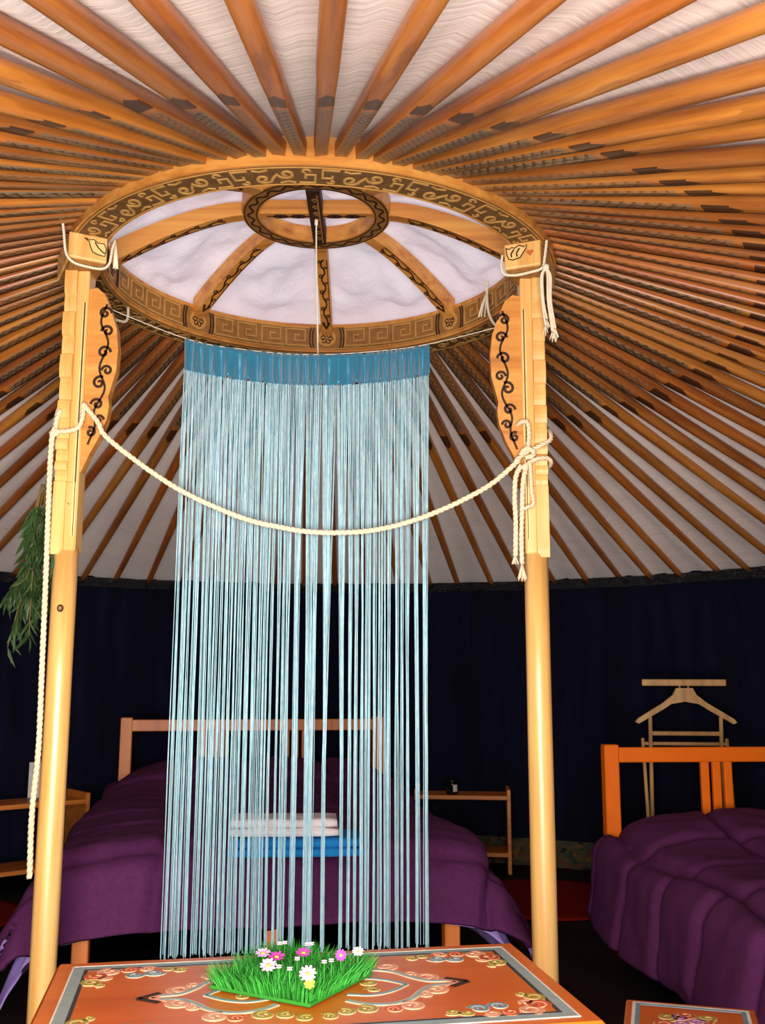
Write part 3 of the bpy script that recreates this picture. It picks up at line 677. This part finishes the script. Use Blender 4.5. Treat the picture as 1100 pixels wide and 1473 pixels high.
# ------------------------------------------------------------------ beds
def bed(label, loc, rz, wid, hz, mat, top):
    t = thing('double_bed', label, 'bed', loc, rz); hb = bpy.data.objects.new('headboard', None)
    def part(name, a, b, parent=t, bev=.004, m=mat): q = MB(); q.box(a, b, m, bev); return q.build(name, parent)
    h = part('headboard', (-wid/2+.02, -.018, hz-.075), (wid/2-.02, .018, hz-.012))
    for s_ in (-1, 1): part('headboard_post', (s_*(wid/2)-.032, -.028, 0), (s_*(wid/2)+.032, .028, hz), h)
    part('lower_rail', (-wid/2+.02, -.015, .30), (wid/2-.02, .015, .40), h)
    for g in (-wid*.165, wid*.165):
        for k in (-1, 0, 1): part('slat', (g+k*.052-.018, -.012, .39), (g+k*.052+.018, .012, hz-.07), h)
    for s_ in (-1, 1):
        part('side_rail', (s_*(wid/2-.02)-.014, -2.02, .26), (s_*(wid/2-.02)+.014, -.02, .36))
        part('leg', (s_*(wid/2-.05)-.028, -2.06, 0), (s_*(wid/2-.05)+.028, -2.0, .30))
    part('leg', (-.025, -2.05, 0), (.025, -2.0, .26)); part('foot_rail', (-wid/2+.02, -2.04, .27), (wid/2-.02, -2.01, .36))
    q = MB(); q.box((-wid/2+.03, -2.03, .34), (wid/2-.03, -.03, top-.02), M['mattress'], .03); q.build('mattress', t)
    return t
def duvet(label, loc, rz, wid, top, ohL, ohR, ohF, flare, pillow, cell, seed, name='duvet', mat='purple', puff=.042, thick=.022):
    # a quilted cover draped over sides and foot; a across, b along (0 = head, negative to the foot)
    na, nb = 150, 150; hw = wid/2+.01; bl = 2.06; rr = .075
    a_s = np.linspace(-(hw+ohL), hw+ohR, na); b_s = np.linspace(-.06, -(bl+ohF), nb); G = np.zeros((na, nb, 3))
    for i, a in enumerate(a_s):
        for j, b in enumerate(b_s):
            sx = max(0, abs(a)-hw); sy = max(0, -b-bl); rho = math.hypot(sx, sy)
            x = max(-hw, min(hw, a)); y = max(-bl, b); z = top
            hd = max(0, 1-(-y-.05)/.75); edge = max(0, 1-(abs(x)/hw)**6)
            z += pillow*math.sin(min(1, hd)*PI/2)**1.4*(.35+.65*edge) + .012*noise.noise(Vector((a*2.2+seed, b*2.2, 0)))
            z -= .030*(abs(x)/hw)**5 + .02*max(0, (-y-1.7)/.35)**2
            if rho > 0:
                dx, dy = (math.copysign(sx, a)/rho, -sy/rho); arc = rr*PI/2
                fl = flare*(1 if sy == 0 else 1+.5*min(sx, sy)/rho) * (.35+.65*min(1, max(0, -b/1.6)))
                if rho < arc: th = rho/rr; o_, dn = rr*math.sin(th), rr*(1-math.cos(th))
                else:
                    ex = rho-arc; o_, dn = rr+ex*math.sin(fl), rr+ex*math.cos(fl)
                    fo = .016*math.sin((a*7 if sy > sx else b*6)+seed)*min(1, ex/.2); o_ += fo
                x += dx*o_; y += dy*o_; z -= dn
            if z < .022: z = .022 + .004*noise.noise(Vector((a*9, b*9, 3)))
            G[i, j] = (x, y, z)
    du = np.gradient(G, axis=0); dv = np.gradient(G, axis=1); Nn = np.cross(dv, du); Nn /= np.linalg.norm(Nn, axis=2)[..., None]
    sg = np.sign(Nn[na//2, nb//3, 2]); Nn *= sg
    Aa, Bb = np.meshgrid(a_s, b_s, indexing='ij')
    wob = .03*np.sin(Bb*5+seed)+.02*np.sin(Aa*4)
    pf = np.minimum(1, 2.6*np.abs(np.sin(PI*(Aa+wob)/cell)))*np.minimum(1, 2.6*np.abs(np.sin(PI*(Bb+wob*.8+.1)/cell)))
    wr = np.array([[noise.noise(Vector((a*11+seed, b*11, 5)))*.006 + noise.noise(Vector((a*4+seed, b*4, 9)))*.010 for b in b_s] for a in a_s])
    lift = np.clip((G[..., 2]-.03)/.05, 0, 1)
    G += Nn*((puff*pf**.6 + wr)*lift)[..., None]
    mb = MB(); mb.add(G.reshape(-1, 3), [(i*nb+j, i*nb+j+1, (i+1)*nb+j+1, (i+1)*nb+j) for i in range(na-1) for j in range(nb-1)], M[mat], True)
    mb.mats.append(M['lilac']); o = mb.build(name); fixn(o); o.location = loc; o.rotation_euler = (0, 0, rz)
    if o.data.polygons[(na//2)*(nb-1)+nb//3].normal.z < 0: o.data.flip_normals()
    md = o.modifiers.new('thick', 'SOLIDIFY'); md.thickness = thick; md.offset = -1; md.material_offset = 1; md.material_offset_rim = 0
    return tag(o, label, 'duvet') if label else o
BL = ((-.475, 2.345, 0), math.radians(9.3)); BR = ((1.93, 1.11, 0), math.radians(5.5))
far_bed = bed('orange wooden double bed seen through the string curtain, towels on it', BL[0], BL[1], 1.40, .89, M['bedwood'], .47)
bed('bright orange wooden bed in front of the valet stand', BR[0], BR[1], 1.41, .825, M['orange'], .41)
duvet('purple quilted duvet with lilac lining hanging at its corners, under the folded towels', BL[0], BL[1], 1.40, .515, .40, .34, .28, .42, .12, .40, 1)
duvet('plump purple quilted duvet beside the small painted stool', BR[0], BR[1], 1.41, .435, .36, .15, .24, .26, .085, .36, 4)
sh = duvet(None, (0, 0, 0), 0, 1.36, .478, .475, .42, .235, .36, .10, .5, 1, 'sheet', 'lilac', .0, .004); sh.parent = far_bed; sh['label'] = 'lilac sheet'
# towels on the far bed
def folded(name, label, cat, loc, rz, sx, sy, layers, th, m, grp=None):
    t = MB()
    for k in range(layers):
        z0 = k*th; vs = []; nx, ny = 16, 10; prof = []
        for i in range(nx+1):
            for j in range(ny+1):
                u = -1+2*i/nx; v = -1+2*j/ny; e = 1-.10*(abs(u)**6)-.12*(abs(v)**6)
                vs.append((sx/2*u*(1-.03*k), sy/2*v*(1-.04*k), z0+th*e+.004*noise.noise(Vector((u*2+k*5, v*2, k)))))
        for i in range(nx+1):
            for j in range(ny+1):
                u = -1+2*i/nx; v = -1+2*j/ny; vs.append((sx/2*u*(1-.03*k), sy/2*v*(1-.04*k), z0+th*.10*(abs(u)**6+abs(v)**6)))
        o_ = (nx+1)*(ny+1); fs = []
        for i in range(nx):
            for j in range(ny):
                q = (i*(ny+1)+j, (i+1)*(ny+1)+j, (i+1)*(ny+1)+j+1, i*(ny+1)+j+1); fs += [q, tuple(o_+x for x in reversed(q))]
        for i in range(nx):
            for j, fl in ((0, 0), (ny, 1)):
                q = (i*(ny+1)+j, i*(ny+1)+j+o_, (i+1)*(ny+1)+j+o_, (i+1)*(ny+1)+j); fs.append(tuple(reversed(q)) if fl else q)
        for j in range(ny):
            for i, fl in ((0, 1), (nx, 0)):
                q = (i*(ny+1)+j, i*(ny+1)+j+o_, i*(ny+1)+j+1+o_, i*(ny+1)+j+1); fs.append(tuple(reversed(q)) if fl else q)
        t.add(vs, fs, m, True)
    o = fixn(t.build(name)); o.location = loc; o.rotation_euler = (0, 0, rz); return tag(o, label, cat, grp)
folded('bath_towel', 'blue folded towel lying under the white towel on the far bed', 'towel', (-.045, .10, .532), math.radians(5), .44, .26, 2, .028, M['towel_blue'])
folded('bath_towel', 'white folded towel lying on top of the blue towel', 'towel', (-.085, .105, .590), math.radians(4), .36, .20, 2, .028, M['towel_white'])
# ------------------------------------------------------------------ nightstands and what stands on them
def nightstand(label, loc, rz, wd=.56, dp=.26, hz=.47):
    t = thing('nightstand', label, 'nightstand', loc, rz)
    def part(name, a, b): q = MB(); q.box(a, b, M['nightwood'], .003); return q.build(name, t)
    for s_ in (-1, 1): part('side_panel', (s_*(wd/2-.011)-.011, -dp/2, 0), (s_*(wd/2-.011)+.011, dp/2, hz))
    part('top_board', (-wd/2+.02, -dp/2+.004, hz-.058), (wd/2-.02, dp/2, hz-.034)); part('shelf_board', (-wd/2+.02, -dp/2+.004, .095), (wd/2-.02, dp/2, .118))
    return t
nightstand('open orange wood nightstand holding the candle jar', (.72, 2.72, 0), math.radians(-5), .56, .25)
nightstand('open orange wood nightstand holding the white card, at the left edge', (-1.665, 2.175, 0), math.radians(39.4), .58, .28, .485)
cj = thing('candle_jar', 'small dark glass candle jar with a white label', 'candle', (.655, 2.66, .436))
mb = MB(); mb.lathe([(.030, 0), (.036, .004), (.037, .06), (.035, .074), (.037, .080), (.033, .080), (.031, .03), (0, .03)], M['glass_dark'], 24); mb.build('jar', cj)
mb = MB(); K = 7; vs = []
for j in range(K+1): a = -PI/2 + .1 + .75*j/K; vs += [(.0378*math.cos(a), .0378*math.sin(a), .018), (.0378*math.cos(a), .0378*math.sin(a), .058)]
mb.add(vs, [(2*j, 2*j+2, 2*j+3, 2*j+1) for j in range(K)], M['label']); mb.build('paper_label', cj)
mb = MB(); mb.lathe([(.030, .031), (.030, .05), (0, .05)], M['wax'], 18); mb.tube([(0, 0, .05), (.002, 0, .064)], .001, M['black'], 4); mb.build('candle', cj)
cd = thing('card_stand', 'white card standing upright on the left nightstand, half behind the rope', 'card', (-1.625, 2.21, .451), math.radians(25))
mb = MB(); mb.box((-.055, -.004, .012), (.055, .004, .20), M['label'], .001); mb.build('card', cd)
mb = MB(); mb.box((-.06, -.03, 0), (.06, .03, .012), M['grey_cloth'], .002); mb.build('base', cd)
folded('folded_cloth', 'dim grey blue cloth folded on the lower shelf below the candle jar', 'cloth', (.62, 2.70, .118), 0, .16, .16, 1, .018, M['grey_cloth'])
# ------------------------------------------------------------------ valet stand behind the orange headboard
vs_ = thing('valet_stand', 'pale wooden clothes valet stand behind the orange headboard', 'valet stand', (1.825, 1.92, 0), math.radians(-6))
def vp(name, p, q, a, b, up=(0, 0, 1)): m_ = MB(); m_.bar(p, q, a, b, M['valet'], .004, up); return m_.build(name, vs_)
for s_ in (-1, 1):
    vp('upright', (s_*.180, .10, 0), (s_*.180, 0, .915), .019, .019)
    vp('rear_upright', (s_*.215, -.12, 0), (s_*.215, .05, .80), .017, .017)
vp('top_rail', (-.215, 0, 1.088), (.215, 0, 1.088), .022, .034)
for x in (-.022, .022): vp('peg', (x, 0, 1.05), (x, 0, 1.08), .009, .009)
mb = MB(); hp = [(-.042, 1.060), (.042, 1.060), (.060, 1.025), (.11, .985), (.245, .902), (.258, .885), (.240, .876), (.11, .952), (.07, .978), (0, .990), (-.07, .978), (-.11, .952), (-.240, .876), (-.258, .885), (-.245, .902), (-.11, .985), (-.060, 1.025)]
mb.prism(hp, -.016, .016, lambda a, b, d: (a, d, b), M['valet']); fixn(mb.build('hanger_yoke', vs_))
vp('cross_rail', (-.175, .012, .826), (.175, .012, .826), .016, .022); vp('rear_rail', (-.215, .045, .772), (.215, .045, .772), .014, .018)
vp('rung', (-.18, .068, .345), (.18, .068, .345), .012, .016); vp('rung', (-.215, -.055, .320), (.215, -.055, .320), .012, .016)
# ------------------------------------------------------------------ rugs
def rug(label, x, y, rx, ry):
    mb = MB(); n = 72; prof = [(.97, .0), (1.0, .004), (.985, .011), (.9, .013), (.5, .013), (0, .013)]; vs = []
    for r, z in prof:
        for j in range(n): a = 2*PI*j/n; q = r*(1+.006*math.sin(a*19)); vs.append((rx*q*math.cos(a), ry*q*math.sin(a), z))
    mb.add(vs, [(i*n+j, i*n+(j+1) % n, (i+1)*n+(j+1) % n, (i+1)*n+j) for i in range(len(prof)-1) for j in range(n)], M['red_rug'], True)
    o = fixn(mb.build('round_rug')); o.location = (x, y, 0.001); tag(o, label, 'rug')
rug('round dark red rug between the two beds', 1.08, 1.93, .47, .47)
rug('round dark red rug cut off by the left edge, in front of the left nightstand', -1.84, 1.46, .40, .42)
# ------------------------------------------------------------------ painted table and stool
TA = math.radians(10.5); TC = (.122, -1.643)
tb = thing('painted_table', 'low orange table painted with grey blue border and curling cloud scrolls', 'table', TC + (0,), TA)
hw, hd, zt = .4215, .229, .60
mb = MB(); mb.box((-hw, -hd, zt-.028), (hw, hd, zt), M['tablewood'], .006); top = mb.build('tabletop', tb)
for sx in (-1, 1):
    for sy in (-1, 1): q = MB(); q.box((sx*(hw-.045)-.024, sy*(hd-.045)-.024, 0), (sx*(hw-.045)+.024, sy*(hd-.045)+.024, zt-.028), M['tablewood'], .004); q.build('leg', tb)
for sy in (-1, 1): q = MB(); q.box((-hw+.05, sy*(hd-.04)-.01, zt-.10), (hw-.05, sy*(hd-.04)+.01, zt-.028), M['tablewood'], .002); q.build('apron', tb)
for sx in (-1, 1): q = MB(); q.box((sx*(hw-.04)-.01, -hd+.05, zt-.10), (sx*(hw-.04)+.01, hd-.05, zt-.028), M['tablewood'], .002); q.build('apron', tb)
def frame(mb, a, b, wd, fl, h, m):
    for P in ([(-a-wd/2, -b), (a+wd/2, -b)], [(-a-wd/2, b), (a+wd/2, b)], [(-a, -b+wd/2), (-a, b-wd/2)], [(a, -b+wd/2), (a, b-wd/2)]): mb.ribbon(P, wd, fl, h, m)
tf = lambda u, v, h: (u, v, zt+h)
mb = MB(); a_, b_ = hw-.042, hd-.040
frame(mb, a_, b_, .019, tf, .0006, M['slate']); frame(mb, a_+.0105, b_+.0105, .003, tf, .0009, M['white']); frame(mb, a_-.0125, b_-.0125, .006, tf, .0008, M['navy'])
mb.build('border_paint', top)
mb = MB()
def cloud(mb, c, r, a0, d, m, sx, sy, fl):
    S = lambda P: [(sx*x, sy*y) for x, y in P]; s0 = spiral(c[0], c[1], r, a0, 1.5, d, 22)
    mb.ribbon(S(s0), r*.54, fl, .0007, M['pale']); mb.ribbon(S(s0), r*.37, fl, .0011, m)
for sx in (-1, 1):
    for sy in (-1, 1):
        for c, r, a0, d, m in (((.205, .150), .013, 2.6, -1, 'olive'), ((.226, .158), .012, 3.6, -1, 'olive'), ((.250, .140), .017, 3.3, 1, 'blue'), ((.283, .133), .016, 3.0, 1, 'blue'), ((.262, .166), .014, 2.8, -1, 'pink'), ((.292, .164), .015, 2.6, -1, 'redp'), ((.325, .160), .020, 1.5, -1, 'pink'), ((.345, .136), .020, .6, -1, 'redp'), ((.332, .122), .012, 2.5, 1, 'pink'), ((.350, .100), .018, 1.2, -1, 'olive'), ((.338, .084), .010, 5.0, -1, 'olive')):
            cloud(mb, c, r, a0, d, M[m], sx, sy, tf)
    for sy in (-1, 1):
        S = lambda P: [(sx*x, sy*y) for x, y in P]
        mb.ribbon(S([(.270, 0), (.236, .024)]), .012, tf, .0009, M['dark']); mb.ribbon(S([(.250, 0), (.222, .018)]), .010, tf, .0010, M['pink'])
        og = [tuple(p)[:2] for p in smooth_curve([(.236, .010, 0), (.205, .014, 0), (.180, .040, 0), (.158, .074, 0), (.120, .094, 0), (.080, .086, 0), (.055, .066, 0)], 6)]
        mb.ribbon(S(og), .013, tf, .0007, M['pale']); mb.ribbon(S(og), .0075, tf, .0011, M['slate'])
        for c, r, a0, d, m in (((.205, .036), .020, 5.2, 1, 'pink'), ((.183, .060), .011, 5.0, 1, 'pink'), ((.150, .108), .020, 4.2, 1, 'pink'), ((.120, .120), .014, 3.6, 1, 'redp'), ((.078, .112), .018, 4.4, 1, 'olive'), ((.045, .118), .015, 4.4, 1, 'olive'), ((.018, .135), .014, 4.0, 1, 'olive')):
            cloud(mb, c, r, a0, d, M[m], sx, sy, tf)
        pt = [tuple(p)[:2] for p in smooth_curve([(.165, .0, 0), (.135, .030, 0), (.10, .045, 0), (.06, .035, 0)], 6)]
        mb.ribbon(S(pt), .010, tf, .0007, M['pale']); mb.ribbon(S(pt), .006, tf, .0011, M['blue'])
        cloud(mb, (.105, .018), .013, 3, 1, M['olive'], sx, sy, tf)
mb.build('scroll_paint', top)
# small painted stool
SA = math.radians(-15.5)
Rm = Matrix.Rotation(SA, 3, 'Z'); sc_ = Vector((.787, -1.011, 0)) + Rm @ Vector((.1355, -.135, 0))
st = thing('painted_stool', 'small square orange stool painted with white and blue border, beside the plump duvet', 'stool', (sc_.x, sc_.y, 0), SA)
h2, z2 = .1355, .40
mb = MB(); mb.box((-h2, -h2, z2-.025), (h2, h2, z2), M['tablewood'], .004); stp = mb.build('seat', st)
for sx in (-1, 1):
    for sy in (-1, 1): q = MB(); q.box((sx*(h2-.025)-.017, sy*(h2-.025)-.017, 0), (sx*(h2-.025)+.017, sy*(h2-.025)+.017, z2-.025), M['tablewood'], .003); q.build('leg', st)
for sy in (-1, 1): q = MB(); q.box((-h2+.03, sy*(h2-.022)-.008, z2-.08), (h2-.03, sy*(h2-.022)+.008, z2-.025), M['tablewood'], .002); q.build('apron', st)
sf = lambda u, v, h: (u, v, z2+h); mb = MB()
frame(mb, h2-.018, h2-.018, .007, sf, .0008, M['white']); frame(mb, h2-.026, h2-.026, .010, sf, .0007, M['blue']); mb.build('border_paint', stp)
mb = MB()
for k in range(8):
    a = 2*PI*k/8+.2; cloud(mb, (.058*math.cos(a), .058*math.sin(a)), .022, a+2, 1, M['olive' if k % 2 else 'redp'], 1, 1, sf)
for k in range(3): a = 2*PI*k/3; cloud(mb, (.022*math.cos(a)-.01, .022*math.sin(a)+.018), .018, a, 1, M['violet'], 1, 1, sf)
mb.build('scroll_paint', stp)
# ------------------------------------------------------------------ grass mat with flowers on the table
GA = math.radians(-29); GC = Vector((.094, -1.607, .6015))
gm = thing('grass_mat', 'square mat of artificial grass dotted with pink flowers, on the painted table', 'decoration', GC, GA)
mb = MB(); mb.box((-.098, -.098, 0), (.098, .098, .006), M['matbase'], .002); mb.build('base', gm)
mb = MB(); vs = []; fs = []
for i in range(3600):
    x, y = rng.uniform(-.098, .098, 2); a = rng.uniform(0, 6.28); L = rng.uniform(.018, .036); le = rng.uniform(.002, .018); b = rng.uniform(0, 6.28)
    if max(abs(x), abs(y)) > .085: le = .02; b = math.atan2(y, x)
    wx, wy = .0011*math.cos(a), .0011*math.sin(a); ex, ey = le*math.cos(b), le*math.sin(b); o_ = len(vs)
    vs += [(x-wx, y-wy, .005), (x+wx, y+wy, .005), (x+ex*.4-wx*.9, y+ey*.4-wy*.9, .005+L*.6), (x+ex*.4+wx*.9, y+ey*.4+wy*.9, .005+L*.6), (x+ex, y+ey, .005+L)]
    fs += [(o_, o_+1, o_+3, o_+2), (o_+2, o_+3, o_+4)]
mb.add(vs, fs, M['grass']); tag(mb.build('grass', gm), kind='stuff')
Gi = Matrix.Rotation(-GA, 3, 'Z')
def flower(wx, wy, r, m, n=11, tilt=.5, eye=True, h=.048):
    c = Gi @ Vector((wx-GC.x, wy-GC.y, 0)); c.x = max(-.095, min(.095, c.x)); c.y = max(-.095, min(.095, c.y)); mb = MB(); R = Matrix.Rotation(tilt, 3, Gi @ Vector((1, 0, 0)))
    cen = Vector((c.x, c.y, h))
    for k in range(n):
        a = 2*PI*k/n; d = Vector((math.cos(a), math.sin(a), .12)); s_ = Vector((-math.sin(a), math.cos(a), 0)); wd = r*2.2/n
        P = [d*r*.15, d*r*.6+s_*wd, d*r*.6-s_*wd, d*r*.95+s_*wd*.6, d*r*.95-s_*wd*.6, d*r*1.04]
        mb.add([cen + R @ (p + Vector((0, 0, .0012*(k % 2)))) for p in P], [(0, 1, 2), (1, 3, 4, 2), (3, 5, 4)], m)
    mb.tube([(c.x, c.y, .006), tuple(cen)], .0012, M['grass'], 4)
    f = mb.build('flower', gm)
    if eye:
        q = MB(); q.lathe([(0, -.001), (r*.30, .0), (r*.26, r*.14), (0, r*.2)], M['flower_eye'], 10)
        q.v = [tuple(cen + R @ Vector(v)) for v in q.v]; q.build('flower_eye', f)
    return f
for wx, wy, r, mk, tl in ((.045, -1.618, .0125, 'petal_pink', .35), (.070, -1.640, .0135, 'petal_mag', .3), (.062, -1.690, .0135, 'petal_pink', .55), (.112, -1.615, .0125, 'petal_mag', .35), (.175, -1.628, .0095, 'petal_mag', 1.1), (.203, -1.607, .0095, 'petal_white', .6), (.213, -1.612, .0095, 'petal_white', .6), (.122, -1.745, .0135, 'petal_pink', .75)):
    flower(wx, wy, r, M[mk], tilt=tl)
for wx, wy in ((.067, -1.56), (.075, -1.555), (.114, -1.565), (.122, -1.562), (.105, -1.655), (.058, -1.667), (.150, -1.672), (.161, -1.664), (.098, -1.712), (.080, -1.70)):
    flower(wx, wy, .0045, M['petal_white'], 6, .5, False, .049)
flower(.146, -1.800, .0085, M['petal_yellow'], 7, .9, True, .034)
flower(.140, -1.795, .0075, M['petal_yellow'], 7, .7, False, .040)
